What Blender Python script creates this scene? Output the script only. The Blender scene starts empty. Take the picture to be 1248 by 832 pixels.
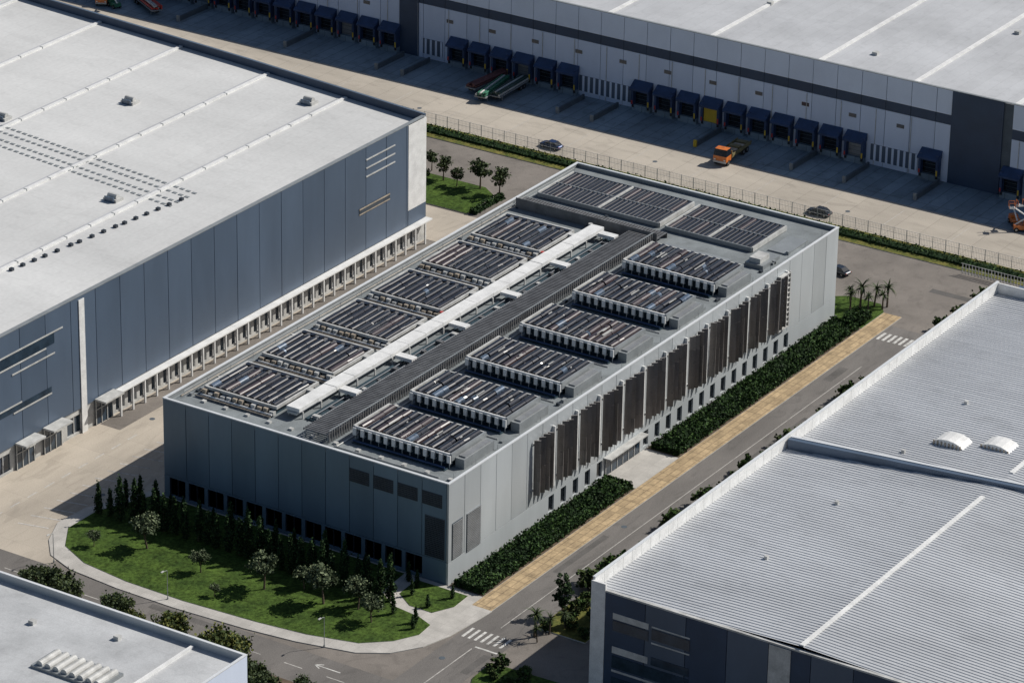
import bpy, math, random
import numpy as np
from mathutils import Vector, Matrix
random.seed(7); rng=np.random.default_rng(7)
scene=bpy.context.scene
COL=bpy.context.collection

# ------------------------------------------------------------------ materials
def mat(name,col,rough=0.6,metal=0.0,var=0.15,scale=0.5,col2=None,bump=0.0,bscale=8.0,stretch=(1,1,1),seams=None,fine=0.06,fscale=6.0,spec=0.5,seamcol=0.6,coat=0.0,brick2=0.88,stain=0.0):
    m=bpy.data.materials.new(name); m.use_nodes=True
    nt=m.node_tree; N=nt.nodes; L=nt.links; b=N["Principled BSDF"]
    b.inputs["Roughness"].default_value=rough; b.inputs["Metallic"].default_value=metal
    b.inputs["Specular IOR Level"].default_value=spec
    if coat: b.inputs["Coat Weight"].default_value=coat
    mp=N.new("ShaderNodeMapping"); mp.inputs["Scale"].default_value=stretch
    geo=N.new("ShaderNodeNewGeometry")
    L.new(geo.outputs["Position"],mp.inputs["Vector"])
    n1=N.new("ShaderNodeTexNoise"); n1.inputs["Scale"].default_value=scale; n1.inputs["Detail"].default_value=5; n1.inputs["Roughness"].default_value=0.6
    L.new(mp.outputs[0],n1.inputs["Vector"])
    r=N.new("ShaderNodeValToRGB"); r.color_ramp.elements[0].position=0.3; r.color_ramp.elements[1].position=0.7
    c2=col2 if col2 else tuple(c*(1-var*1.6) for c in col)
    r.color_ramp.elements[0].color=(*c2,1); r.color_ramp.elements[1].color=(*(tuple(min(1,c*(1+var*0.5)) for c in col)),1)
    L.new(n1.outputs["Fac"],r.inputs["Fac"])
    n2=N.new("ShaderNodeTexNoise"); n2.inputs["Scale"].default_value=fscale; n2.inputs["Detail"].default_value=3
    L.new(geo.outputs["Position"],n2.inputs["Vector"])
    mr=N.new("ShaderNodeMapRange"); mr.inputs["From Min"].default_value=0.3; mr.inputs["From Max"].default_value=0.7
    mr.inputs["To Min"].default_value=1-fine*2; mr.inputs["To Max"].default_value=1+fine
    L.new(n2.outputs["Fac"],mr.inputs["Value"])
    mx=N.new("ShaderNodeVectorMath"); mx.operation='SCALE'
    L.new(r.outputs["Color"],mx.inputs[0]); L.new(mr.outputs[0],mx.inputs["Scale"])
    out=mx.outputs[0]
    if stain>0:
        n4=N.new("ShaderNodeTexNoise"); n4.inputs["Scale"].default_value=.45; n4.inputs["Detail"].default_value=6; n4.inputs["Distortion"].default_value=1.2
        L.new(mp.outputs[0],n4.inputs["Vector"])
        m4=N.new("ShaderNodeMapRange"); m4.inputs["From Min"].default_value=.54; m4.inputs["From Max"].default_value=.66; m4.inputs["To Min"].default_value=1; m4.inputs["To Max"].default_value=1-stain
        L.new(n4.outputs["Fac"],m4.inputs["Value"])
        m5=N.new("ShaderNodeVectorMath"); m5.operation='SCALE'; L.new(out,m5.inputs[0]); L.new(m4.outputs[0],m5.inputs["Scale"]); out=m5.outputs[0]
    if seams:
        sw,sh,mort,rotz=seams
        m2=N.new("ShaderNodeMapping"); m2.inputs["Rotation"].default_value=(0,0,rotz)
        L.new(geo.outputs["Position"],m2.inputs["Vector"])
        br=N.new("ShaderNodeTexBrick"); br.offset=0.0; br.inputs["Scale"].default_value=1.0
        br.inputs["Brick Width"].default_value=sw; br.inputs["Row Height"].default_value=sh; br.inputs["Mortar Size"].default_value=mort
        br.inputs["Mortar Smooth"].default_value=0.3
        br.inputs["Color1"].default_value=(1,1,1,1); br.inputs["Color2"].default_value=(brick2,brick2,brick2,1); br.inputs["Mortar"].default_value=(seamcol,seamcol,seamcol,1)
        L.new(m2.outputs[0],br.inputs["Vector"])
        mm=N.new("ShaderNodeVectorMath"); mm.operation='MULTIPLY'
        L.new(out,mm.inputs[0]); L.new(br.outputs["Color"],mm.inputs[1]); out=mm.outputs[0]
    L.new(out,b.inputs["Base Color"])
    if bump>0:
        n3=N.new("ShaderNodeTexNoise"); n3.inputs["Scale"].default_value=bscale; n3.inputs["Detail"].default_value=4
        L.new(geo.outputs["Position"],n3.inputs["Vector"])
        bp=N.new("ShaderNodeBump"); bp.inputs["Strength"].default_value=bump; bp.inputs["Distance"].default_value=0.1
        L.new(n3.outputs["Fac"],bp.inputs["Height"]); L.new(bp.outputs[0],b.inputs["Normal"])
    return m
M={}
M['asphalt']=mat("asphalt",(0.165,0.153,0.143),0.9,var=.2,scale=.12,bump=.3,fine=.1,stretch=(.4,1,1),stain=.18)
M['asphaltD']=mat("asphalt_new",(0.115,0.108,0.102),0.9,var=.2,scale=.3,bump=.3,fine=.1)
M['asphalt2']=mat("asphalt_worn",(0.20,0.178,0.158),0.9,var=.2,scale=.1,bump=.3,fine=.1,stain=.15)
M['concrete']=mat("concrete_yard",(0.47,0.415,0.345),0.9,var=.17,scale=.09,seams=(6,6,.035,0),seamcol=.78,fine=.07,stretch=(.3,1,1),stain=.14,brick2=.93)
M['apron']=mat("concrete_apron",(0.44,0.395,0.335),0.9,var=.17,scale=.09,seams=(14,5,.06,0),seamcol=.7,fine=.06,stretch=(1,.3,1),stain=.14,brick2=.93)
M['dockslabShade']=mat("dock_slab_shade_blue",(0.235,0.30,0.35),0.9,var=.2,scale=.12,seams=(14,2.5,.09,0),seamcol=.55,brick2=.8,stain=.2)  # concrete with the building shadow's blue-grey mixed into its colour
M['sidewalk']=mat("sidewalk_concrete",(0.47,0.45,0.42),0.9,var=.12,scale=.4,seams=(2,2,.03,0),seamcol=.75)
M['tan']=mat("tan_paving",(0.50,0.37,0.215),0.9,var=.22,scale=.5,seams=(2.2,1.1,.10,0),seamcol=.6,fine=.1,fscale=3,brick2=.8,stain=.12)
M['kerb']=mat("kerb_stone",(0.5,0.49,0.46),0.85,var=.1)
M['paint']=mat("road_paint",(0.62,0.61,0.58),0.7,var=.3,scale=2,stain=.25)
M['paintfaint']=mat("worn_paint",(0.50,0.48,0.45),0.8,var=.25,scale=2,stain=.3)
M['grass']=mat("grass",(0.068,0.112,0.022),0.95,var=.3,scale=.28,col2=(0.032,0.06,0.014),bump=.7,bscale=5,fine=.28,fscale=2.2,spec=.1,stain=.2)
M['grassdry']=mat("grass_dry",(0.17,0.15,0.045),0.95,var=.3,scale=.5,col2=(0.05,0.08,0.02),bump=.6,bscale=6,fine=.2,fscale=3,spec=.1)
M['soil']=mat("soil",(0.12,0.085,0.055),0.95,var=.3,scale=1)
pc=(0.50,0.535,0.555)
M['panel']=mat("light_metal_panel",pc,0.42,metal=0.2,var=.09,scale=.16,stretch=(1,1,.25),fine=.02)
M['panelb']=mat("light_metal_panel_b",tuple(c*.92 for c in pc),0.38,metal=0.25,var=.09,scale=.16,stretch=(1,1,.25),fine=.02)
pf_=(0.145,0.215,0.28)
M['panelShade']=mat("shade_blue_panel",pf_,0.40,metal=0.1,var=.12,scale=.15,stretch=(1,1,.25),fine=.02)  # the metal panel with front-wall shade painted in, darker and bluer
M['panelShadeB']=mat("shade_blue_panel_b",tuple(c*.92 for c in pf_),0.36,metal=0.12,var=.12,scale=.15,stretch=(1,1,.25),fine=.02)
M['core']=mat("panel_joint",(0.08,0.10,0.12),0.7)
M['deck']=mat("roof_deck",(0.225,0.25,0.262),0.85,var=.22,scale=.12,seams=(3.5,3.5,.03,0),seamcol=.8,fine=.08,stain=.15)
M['cap']=mat("parapet_cap",(0.60,0.62,0.64),0.5,var=.05)
M['glass']=mat("dark_glass",(0.012,0.016,0.022),0.12,var=.2,scale=.4,spec=.6)
M['glass2']=mat("blue_glass",(0.03,0.05,0.075),0.15,var=.3,scale=.5,spec=.6)
M['louver']=mat("dark_louver",(0.045,0.055,0.07),0.5,metal=.3)
M['louverL']=mat("grey_louver",(0.26,0.27,0.28),0.5,metal=.3)
M['fin']=mat("bronze_fin",(0.22,0.205,0.20),0.42,metal=.4,var=.25,scale=.8,stretch=(1,1,.15))
M['blade']=mat("cooler_blade",(0.016,0.018,0.027),0.22,metal=.0,var=.35,scale=.9,spec=.7)
M['bladeR']=mat("cooler_blade_rust",(0.048,0.032,0.036),0.3,metal=.0,var=.35,scale=.9,spec=.7)
M['blueGlint']=mat("blue_glint_metal",(0.10,0.14,0.20),0.22,metal=.2,var=.4,scale=1.2,spec=.8)  # light-blue metal painting sky glints on the blades
M['white']=mat("white_painted_metal",(0.72,0.72,0.71),0.5,var=.12,scale=.6)
M['offwhite']=mat("offwhite_metal",(0.50,0.50,0.485),0.55,var=.2,scale=.7)
M['beige']=mat("beige_pipework",(0.40,0.34,0.27),0.6,var=.3,scale=1.2)
M['grate']=mat("steel_grating",(0.20,0.20,0.205),0.5,metal=.4,var=.25,scale=.6)
M['tealShade']=mat("teal_shade_base",(0.02,0.048,0.068),0.6,var=.3,scale=.6)  # teal shade painted onto bases, under units and between parts
M['grey']=mat("grey_metal",(0.28,0.30,0.31),0.5,metal=.3,var=.12)
M['roofL']=mat("white_roof_membrane",(0.57,0.573,0.57),0.7,var=.12,scale=.05,stretch=(1,.35,1),seams=(200,3.0,.045,0),seamcol=.88,fine=.03,fscale=1.5,brick2=.97,stain=.05)
M['roofF']=mat("grey_roof_membrane",(0.46,0.47,0.49),0.7,var=.13,scale=.06,seams=(200,2.5,.05,0),seamcol=.85,fine=.03,brick2=.95,stain=.07)
M['roofR']=mat("corrugated_roof",(0.54,0.555,0.575),0.5,metal=.15,var=.15,scale=.05,fine=.05,stain=.08,stretch=(1,.5,1))
M['roofB']=mat("pale_roof",(0.48,0.49,0.50),0.6,var=.14,scale=.15,seams=(3,200,.05,0),seamcol=.87,brick2=.94,stain=.08)
wl=(0.088,0.125,0.182)
M['wallL']=mat("slate_blue_panel",wl,0.45,metal=.1,var=.12,scale=.12,stretch=(1,1,.3),fine=.02)
M['wallLb']=mat("slate_blue_panel_b",tuple(c*.93 for c in wl),0.4,metal=.12,var=.12,scale=.12,stretch=(1,1,.3),fine=.02)
M['navy']=mat("navy_cladding",(0.027,0.053,0.10),0.5,var=.12,scale=.3)
M['canopy']=mat("navy_canopy",(0.022,0.05,0.125),0.6,var=.2,scale=.6)
M['wallF']=mat("pale_grey_panel",(0.59,0.66,0.79),0.6,var=.07,scale=.12,stretch=(1,1,.3),fine=.02)
M['wallFb']=mat("pale_grey_panel_b",(0.55,0.62,0.75),0.6,var=.07,scale=.12,stretch=(1,1,.3),fine=.02)
M['wallF2']=mat("pale_panel_upper",(0.65,0.71,0.82),0.6,var=.06,scale=.12,fine=.02)
M['yellow']=mat("yellow_panel",(0.62,0.42,0.03),0.5,var=.15)
M['red']=mat("red_paint",(0.50,0.045,0.03),0.4,var=.2,scale=1,coat=.3)
M['orange']=mat("orange_paint",(0.62,0.17,0.03),0.4,var=.2,scale=1,coat=.3)
M['green']=mat("green_paint",(0.03,0.15,0.09),0.45,var=.25,scale=1)
M['darkgreen']=mat("dark_green_load",(0.035,0.07,0.06),0.6,var=.3,scale=1)
M['maroon']=mat("maroon_load",(0.14,0.05,0.05),0.6,var=.3,scale=1)
M['olive']=mat("olive_bed",(0.20,0.17,0.08),0.6,var=.3,scale=1)
M['rubber']=mat("tyre_rubber",(0.015,0.015,0.016),0.85)
M['chrome']=mat("wheel_hub",(0.4,0.4,0.4),0.35,metal=.8)
M['carblue']=mat("car_blue",(0.02,0.045,0.13),0.3,metal=.3,coat=.6)
M['cardark']=mat("car_dark",(0.02,0.025,0.035),0.3,metal=.3,coat=.6)
M['lamp']=mat("headlight",(0.7,0.7,0.65),0.2)
M['bark']=mat("bark",(0.11,0.08,0.055),0.9,var=.3,scale=5)
def leaf(n,c,r=.7):
    return mat(n,c,r,var=.25,scale=1.6,fine=.2,fscale=5,spec=.15)
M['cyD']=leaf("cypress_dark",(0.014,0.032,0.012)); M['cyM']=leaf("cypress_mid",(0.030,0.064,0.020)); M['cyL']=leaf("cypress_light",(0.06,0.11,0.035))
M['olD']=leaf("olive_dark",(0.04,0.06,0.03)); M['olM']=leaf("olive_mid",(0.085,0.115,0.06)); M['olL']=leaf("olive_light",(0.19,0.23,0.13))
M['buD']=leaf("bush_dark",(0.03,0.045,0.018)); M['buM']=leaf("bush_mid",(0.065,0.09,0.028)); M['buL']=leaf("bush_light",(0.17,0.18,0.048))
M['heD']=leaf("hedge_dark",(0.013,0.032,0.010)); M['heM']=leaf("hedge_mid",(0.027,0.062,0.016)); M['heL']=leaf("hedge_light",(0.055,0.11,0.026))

# ------------------------------------------------------------------ mesh builder
class MB:
    def __init__(s): s.v=[]; s.f=[]; s.m=[]; s.mats=[]
    def mi(s,k):
        if k not in s.mats: s.mats.append(k)
        return s.mats.index(k)
    def add(s,vs,fs,k):
        o=len(s.v); s.v+= [tuple(v) for v in vs]; i=s.mi(k)
        for f in fs: s.f.append(tuple(o+a for a in f)); s.m.append(i)
    def box(s,x0,x1,y0,y1,z0,z1,k):
        if x0>x1:x0,x1=x1,x0
        if y0>y1:y0,y1=y1,y0
        s.add([(x0,y0,z0),(x1,y0,z0),(x1,y1,z0),(x0,y1,z0),(x0,y0,z1),(x1,y0,z1),(x1,y1,z1),(x0,y1,z1)],
              [(0,3,2,1),(4,5,6,7),(0,1,5,4),(1,2,6,5),(2,3,7,6),(3,0,4,7)],k)
    def obox(s,c,a,L,W,z0,z1,k):
        ca,sa=math.cos(a),math.sin(a); P=[]
        for z in (z0,z1):
            for u,w in ((-L/2,-W/2),(L/2,-W/2),(L/2,W/2),(-L/2,W/2)): P.append((c[0]+u*ca-w*sa,c[1]+u*sa+w*ca,z))
        s.add(P,[(0,3,2,1),(4,5,6,7),(0,1,5,4),(1,2,6,5),(2,3,7,6),(3,0,4,7)],k)
    def quad(s,a,b,c,d,k): s.add([a,b,c,d],[(0,1,2,3)],k)
    def prism(s,poly,z0,z1,k,kside=None):
        n=len(poly); vs=[(p[0],p[1],z0) for p in poly]+[(p[0],p[1],z1) for p in poly]
        s.add(vs,[tuple(range(n,2*n))],k)
        s.add(vs,[(i,(i+1)%n,n+(i+1)%n,n+i) for i in range(n)],kside or k)
    def cyl(s,p0,p1,r0,k,r1=None,n=8,cap=True):
        r1=r0 if r1 is None else r1
        p0=Vector(p0);p1=Vector(p1); d=(p1-p0).normalized(); a=d.orthogonal().normalized(); b=d.cross(a); vs=[]
        for p,r in ((p0,r0),(p1,r1)):
            for i in range(n):
                t=2*math.pi*i/n; vs.append(p+a*(r*math.cos(t))+b*(r*math.sin(t)))
        fs=[(i,(i+1)%n,n+(i+1)%n,n+i) for i in range(n)]
        if cap: fs+=[tuple(range(n-1,-1,-1)),tuple(range(n,2*n))]
        s.add(vs,fs,k)
    def mesh(s,name):
        me=bpy.data.meshes.new(name); me.from_pydata(s.v,[],s.f)
        for k in s.mats: me.materials.append(M[k])
        me.polygons.foreach_set("material_index",s.m); me.update(); return me
    def obj(s,name,parent=None,loc=(0,0,0)):
        return link(name,s.mesh(name),parent,loc)
def link(name,me,parent=None,loc=(0,0,0),rot=0,scale=1):
    o=bpy.data.objects.new(name,me); COL.objects.link(o); o.location=loc; o.rotation_euler=(0,0,rot)
    o.scale=(scale,)*3 if not hasattr(scale,'__len__') else scale
    if parent: o.parent=parent
    return o
def empty(name):
    return link(name,None)
def wall(mb,axis,pos,a0,a1,z0,z1,ops,k,g,depth=.3,thick=.35,frame=None):
    def bx(u0,u1,w0,w1,d0,d1,kk):
        if u1-u0<1e-4 or w1-w0<1e-4: return
        if axis=='x': mb.box(pos+d0,pos+d1,u0,u1,w0,w1,kk)
        else: mb.box(u0,u1,pos+d0,pos+d1,w0,w1,kk)
    cur=a0
    for (u0,u1,w0,w1) in sorted(ops):
        bx(cur,u0,z0,z1,0,thick,k); bx(u0,u1,z0,w0,0,thick,k); bx(u0,u1,w1,z1,0,thick,k)
        bx(u0,u1,w0,w1,depth,depth+.04,g)
        if frame:
            t=.09
            bx(u0,u0+t,w0,w1,.06,depth-.01,frame); bx(u1-t,u1,w0,w1,.06,depth-.01,frame)
            bx(u0+t,u1-t,w1-t,w1,.06,depth-.01,frame)
            mid=(u0+u1)/2; bx(mid-.04,mid+.04,w0,w1-t,.1,depth-.01,frame)
        cur=u1
    bx(cur,a1,z0,z1,0,thick,k)
def slats(mb,axis,pos,a0,a1,z0,z1,k,step=.35):
    z=z0
    while z<z1-.05:
        if axis=='x': mb.box(pos-.14,pos-.035,a0,a1,z,z+step*.55,k)
        else: mb.box(a0,a1,pos-.14,pos-.035,z,z+step*.55,k)
        z+=step

# ------------------------------------------------------------------ ground, roads
def sheet(name,poly,z,k):
    mb=MB(); mb.add([(p[0],p[1],z) for p in poly],[tuple(range(len(poly)))],k); return mb.obj(name)
R=lambda x0,x1,y0,y1:[(x0,y0),(x1,y0),(x1,y1),(x0,y1)]
sheet("ground",R(-3000,4000,-3000,3000),0,'asphalt2')
sheet("front_road",R(-35,-27,-300,300),.02,'asphalt')
sheet("side_road",[(-27,-17),(117,-17),(117,-9),(-27,-9)],.02,'asphalt')
sheet("access_road",R(117.0,144.4,-110,74),.02,'asphalt2')
sheet("concrete_yard",[(-27,50.4),(117,50.4),(117,110),(-6,110),(-27,110)],.016,'concrete')
sheet("dark_ground_strip",R(14,104,69.6,73.5),.026,'asphalt2')  # darker grey ground strip along the arcade
sheet("concrete_apron",R(150.2,165.5,-150,330),.02,'apron')
sheet("loading_dock_slab",R(165.5,179.4,-150,330),.02,'dockslabShade')  # slab coloured for the warehouse shadow, out to the shadow edge
sheet("back_road",R(117,144.4,74,330),.02,'asphalt2')
def raised(name,poly,h,k,kerb=True,z0=0):
    mb=MB(); mb.prism(poly,z0,h,k,'kerb' if kerb else k); return mb.obj(name)
walk=[(-1,53),(-10,57.3),(-16,57.6),(-21,55.2),(-24.5,52),(-26.4,47),(-27.2,38),(-27.3,28),(-26.6,16),(-25.6,8),(-23.6,-.5),(-21,-4.5),(-17,-7.2),(-12.5,-8.5),(-6,-9.2),(-3,-9.4),(-3,-6),(-.2,-6),(-.2,-.2),(-.2,53)]
raised("sidewalk",walk[::-1],.13,'sidewalk')
lawn=[(-.6,51.3),(-10,55.2),(-16.5,55.2),(-21.2,52),(-23.8,46.5),(-24.9,38),(-25,28),(-24.2,16),(-23.2,8),(-21.2,0.6),(-18,-3),(-14.5,-4.9),(-11.3,-4.6),(-10.2,-2),(-9.5,3),(-7,6.5),(-.6,7)]
raised("lawn",lawn[::-1],.19,'grass',True,.1)
raised("lawn",[(-1.2,4.5),(-6,4.2),(-8.2,1),(-8.2,-2.8),(-5,-4.4),(-1.2,-4.2)][::-1],.19,'grass',True,.1)
raised("paved_walkway",R(-3,121,-9.3,-6.05),.14,'tan')
raised("entrance_plaza",R(41.6,54.2,-6.02,-.1),.14,'sidewalk')
raised("planting_bed",R(-.1,41.5,-6.0,-.3),.15,'soil')
raised("planting_bed",R(54.3,113,-6.0,-.3),.15,'soil')
raised("lawn",[(113.2,-6),(121,-6),(123.8,-4),(123.8,2),(121,5.5),(117,6),(115.4,2),(115.4,-.3),(113.2,-.3)],.18,'grass')
raised("lawn",[(-3.5,-17.2),(9,-17.2),(9,-25),(-3.5,-25)][::-1],.16,'grassdry')
raised("lawn",[(-15.5,-17.4),(-14.9,-31.5),(-24,-40),(-26.8,-40),(-26.8,-24),(-24.5,-19.6),(-20.5,-17.6)][::-1],.16,'grass')
raised("planting_strip",R(9.2,142,-19.5,-17.1),.15,'soil')
raised("planting_strip",R(-46,-35.1,-60,200),.15,'soil')
raised("verge",R(144.5,150.1,-200,330),.15,'grassdry')
raised("lawn",[(117.4,74),(127,74.5),(129.5,78),(129.5,96),(126,99),(117.4,99)],.18,'grass')
raised("traffic_island",[(117.2,8),(123,9),(125,14),(125,44),(122,48),(117.2,48)],.14,'sidewalk')

mk=MB()
def line(x0,y0,x1,y1,w,k='paint',z=.034):
    d=Vector((x1-x0,y1-y0)).normalized(); n=Vector((-d.y,d.x))*w/2
    mk.quad((x0-n.x,y0-n.y,z),(x1-n.x,y1-n.y,z),(x1+n.x,y1+n.y,z),(x0+n.x,y0+n.y,z),k)
y=-60
while y<120:
    line(-31.2,y,-31.2,y+3,.16,'paintfaint'); y+=7
for i in range(7): line(-11.3,-9.9-i*1.02,-8.4,-9.9-i*1.02,.42)
for i in range(7): line(111,-10-i*1.0,114,-10-i*1.0,.5)
line(-26,-12.9,-13.5,-12.9,.16,'paintfaint'); line(-12.8,-16.6,-12.8,-13,.35); line(-6.3,-13,100,-13,.12,'paintfaint')
line(-29.3,-2,-29.3,2,.2); line(-29.9,1.1,-29.3,2.2,.2); line(-28.7,1.1,-29.3,2.2,.2)
for i in range(24):
    x=-18+i*3.0; line(x,57.6,x-1.2,62.4,.28,'paintfaint')
for i in range(9):
    x=-20+i*4; line(x,66.5,x+2.2,66.5,.25,'paintfaint')
for i in range(22):
    line(154+random.random(),-40+i*13,163,-40+i*13,.1,'paintfaint')
mk.obj("road_markings")
mk=MB()
for (x0,y0,x1,y1,w) in ((-28.5,20,-28.5,31,1.2),(12,-10.4,26,-10.4,1.0),(60,-15.2,78,-15.2,1.1),(-30,-8,-26,-14,1.4),(120,20,140,20,1.3),(134,-30,134,-8,1.6),(-20,-15.8,-14,-15.8,1.2),(92,-11,98,-11,1.5)):
    line(x0,y0,x1,y1,w,'asphaltD',.026)
mk.obj("asphalt_repair_patches")
mb=MB()
for (x,y) in ((-29,18),(-30,-7),(30,-11),(70,-15),(-5,58),(20,68),(60,66),(130,30),(133,-20),(-18,-11),(158,60),(157,20),(156,110)):
    mb.cyl((x,y,.02),(x,y,.035),.45,'core',n=14)
mb.obj("manhole_covers")

# ------------------------------------------------------------------ data centre building
dc=empty("data_center_building")
L_,W_,H_=114.9,50.26,16.0
mb=MB()
mb.box(.35,L_-.1,.35,W_-.1,0,15.25,'core')
n=28; pw=L_/n
wins=[]
x=26.6
while x<100: 
    if not(41.5<x<52): wins.append((x,x+1.5,.5,3.1))
    x+=3.38
wall(mb,'y',0,0,L_,0,3.5,wins,'panel','glass',.3,.34)
for i in range(n):
    mb.box(i*pw+.05,(i+1)*pw-.05,0+random.uniform(0,.02),.34,3.57,15.85,'panelb' if random.random()<.4 else 'panel')
mb.obj("side_wall",dc)
mb=MB()
fw=[]; y=4.4
while y<46.5:
    fw.append((y,y+2.9,.45,3.35)); y+=3.5
wall(mb,'x',0,.36,W_,0,3.6,fw,'panelShade','glass',.35,.34,'louver')
nf=12; pf=(W_-.36)/nf
for i in range(nf): mb.box(random.uniform(0,.02),.34,.36+i*pf+.05,.36+(i+1)*pf-.05,3.67,15.85,'panelShadeB' if random.random()<.45 else 'panelShade')
mb.obj("front_wall",dc)
mb=MB()
for i in range(n): mb.box(i*pw+.04,(i+1)*pw-.04,W_-.1,W_,0,15.85,'panel')
for i in range(nf): mb.box(L_-.1,L_,.36+i*pf+.04,.36+(i+1)*pf-.04,0,15.85,'panel')
mb.obj("rear_walls",dc)
mb=MB()
mb.box(.36,L_-.36,.36,W_-.36,15.25,15.3,'deck')
for (a,b,c,d) in ((-.04,L_+.04,-.04,.36),(-.04,L_+.04,W_-.36,W_+.04),(-.04,.36,.361,W_-.361),(L_-.36,L_+.04,.361,W_-.361)):
    mb.box(a,b,c,d,15.86,16.04,'cap')
    mb.box(a+.1,b-.1,c+.1,d-.1,15.2,15.86,'grey')
mb.obj("roof_deck",dc)
mb=MB()
for i in range(4):
    y0=16.9-i*4.15; slats(mb,'x',0,y0-3.3,y0,11.9,13.9,'louver',.3)
    mb.box(-.03,-.001,y0-3.35,y0+.05,11.85,13.95,'core')
slats(mb,'x',0,.7,3.9,3.9,10.2,'louver',.3); mb.box(-.03,-.001,.6,4.0,3.85,10.25,'core')
slats(mb,'y',0,1.0,3.5,3.8,9.4,'louverL',.28); slats(mb,'y',0,4.7,8.2,3.4,9.4,'louverL',.28)
mb.box(.9,3.6,-.03,-.001,3.75,9.45,'core'); mb.box(4.6,8.3,-.03,-.001,3.35,9.45,'core')
mb.obj("louvre_grilles",dc)
mb=MB()
x=22.0
while x<92:
    for j in range(4):
        xx=x+.3+j*1.22+random.uniform(-.06,.06); zt=14.2+random.uniform(-.15,.15); zb=5.3+random.uniform(-.35,.35)
        a=math.radians(90+random.uniform(8,40)); segs=4
        for s in range(segs):
            aa=a+random.uniform(-.06,.06)+s*.09
            z0=zb+(zt-zb)*s/segs; z1=zb+(zt-zb)*(s+1)/segs-.02
            mb.obox((xx,-.62),aa,1.0,.2,z0,z1,'fin')
    mb.box(x-.4,x+4.6,-.16,-.02,6,6.2,'offwhite'); mb.box(x-.4,x+4.6,-.16,-.02,13.4,13.6,'offwhite')
    mb.box(x+5.15,x+5.4,-.5,-.02,4.8,14.5,'white')
    x+=6.35
for k in range(12):
    mb.box(94.56,97.59,-.7,-.05,4.8+k*.85,4.95+k*.85,'offwhite')
mb.box(94.4,94.55,-.7,-.05,4.8,14.4,'offwhite'); mb.box(97.6,97.75,-.7,-.05,4.8,14.4,'offwhite')
mb.obj("solar_fins",dc)
mb=MB()
mb.box(42.5,52.5,-.12,-.02,.2,3.1,'glass2'); 
for i in range(7): mb.box(42.5+i*1.65-.06,42.5+i*1.65+.06,-.2,-.12,.2,3.1,'offwhite')
mb.box(42,53,-1.3,-.02,3.15,3.35,'offwhite')
mb.obj("entrance",dc)

# ------------------------------------------------------------------ rooftop plant
def blade_bank(mb,x0,x1,y0,y1,z,nb,seg=3,r=.52,seed=0,glint=.12,rust=.15):
    rd=random.Random(seed); st=(y1-y0)/nb
    for i in range(nb):
        yc=y0+(i+.5)*st; base=rd.uniform(-.10,.10); kb='bladeR' if rd.random()<rust else 'blade'
        cut=sorted([0]+[rd.uniform(.2,.8) for _ in range(seg-1)]+[1])
        for s in range(seg):
            xa=x0+(x1-x0)*cut[s]+.03; xb=x0+(x1-x0)*cut[s+1]-.03
            if xb-xa<.3: continue
            tl=base+rd.uniform(-.06,.06)+.30
            k='blueGlint' if (rd.random()<glint and xb-xa<2.6) else kb
            dz=rd.uniform(-.03,.03); vs=[]; m=8
            for xx in (xa,xb):
                sk=rd.uniform(-.05,.05)
                for q in range(m):
                    t=math.pi*q/(m-1); yy=-math.cos(t)*r*.9; zz=math.sin(t)*r*.8
                    vs.append((xx,yc+sk+yy*math.cos(tl)-zz*math.sin(tl),z+dz+yy*math.sin(tl)+zz*math.cos(tl)))
            mb.add(vs,[(q,q+1,m+q+1,m+q) for q in range(m-1)]+[tuple(range(m)),tuple(range(2*m-1,m-1,-1))],k)
        if rd.random()<.5: mb.box(x0,x1,yc+st*.43,yc+st*.49,z-.02,z+.1,'grey')
def unitR(seed):
    mb=MB(); rd=random.Random(seed); hx,hy=4.4,8.3; z=15.3
    mb.box(-hx+.6,hx-.3,-hy+.3,hy-.3,z,z+1.7,'tealShade')
    mb.box(-hx,hx,-hy,hy,z+1.7,z+1.85,'tealShade')
    for s in (-1,1):
        mb.box(-hx-.1,hx+.1,s*hy-.16,s*hy+.16,z+1.2,z+2.35,'offwhite' if s>0 else 'grey')
    mb.box(-hx-.12,-hx+.12,-hy+.17,hy-.17,z+1.86,z+2.3,'white'); mb.box(hx-.12,hx+.12,-hy+.17,hy-.17,z+1.86,z+2.3,'offwhite')
    nb=12
    for i in range(nb+1):
        y=-hy+.2+(2*hy-.4)*i/nb
        mb.box(-hx-.4,-hx-.13,y-.29,y+.29,z+.95,z+2.1,'white')
        mb.cyl((-hx-.1,y,z),(-hx-.1,y,z+.94),.07,'offwhite',n=5)
        mb.box(-hx-.12,-hx+.6,y-.05,y+.05,z+.6,z+.74,'offwhite')
    for i in range(5):
        y=-hy+1+(2*hy-2)*i/4; mb.box(hx-.3,hx+.1,y-.1,y+.1,z,z+1.69,'offwhite')
    mb.box(-hx-1.2,-hx+.6,-hy+.3,hy-.3,z,z+.18,'tealShade')  # dark strip painting the shade under the unit's front
    mb.cyl((-hx-1.0,-hy+.4,z+.45),(-hx-1.0,hy-.4,z+.45),.14,'canopy',n=6)
    blade_bank(mb,-hx+.25,hx-.25,-hy+.3,hy-.3,z+2.1,nb,4,.56,seed,.14,.2)
    mb.box(-hx+.8,hx-.2,-hy-1.7,-hy-.2,z,z+1.5,'grey')
    mb.box(-hx+1.4,hx-.9,-hy-1.5,-hy-.4,z+1.5,z+1.7,'louverL')
    for i in range(5):
        yy=rd.uniform(-hy+1,hy-1); mb.box(-.9+rd.uniform(-1.5,1.5),.0+rd.uniform(.2,1.2),yy,yy+.12,z+2.62,z+2.74,'offwhite')
    return mb.mesh("rooftop_cooling_unit")
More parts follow.
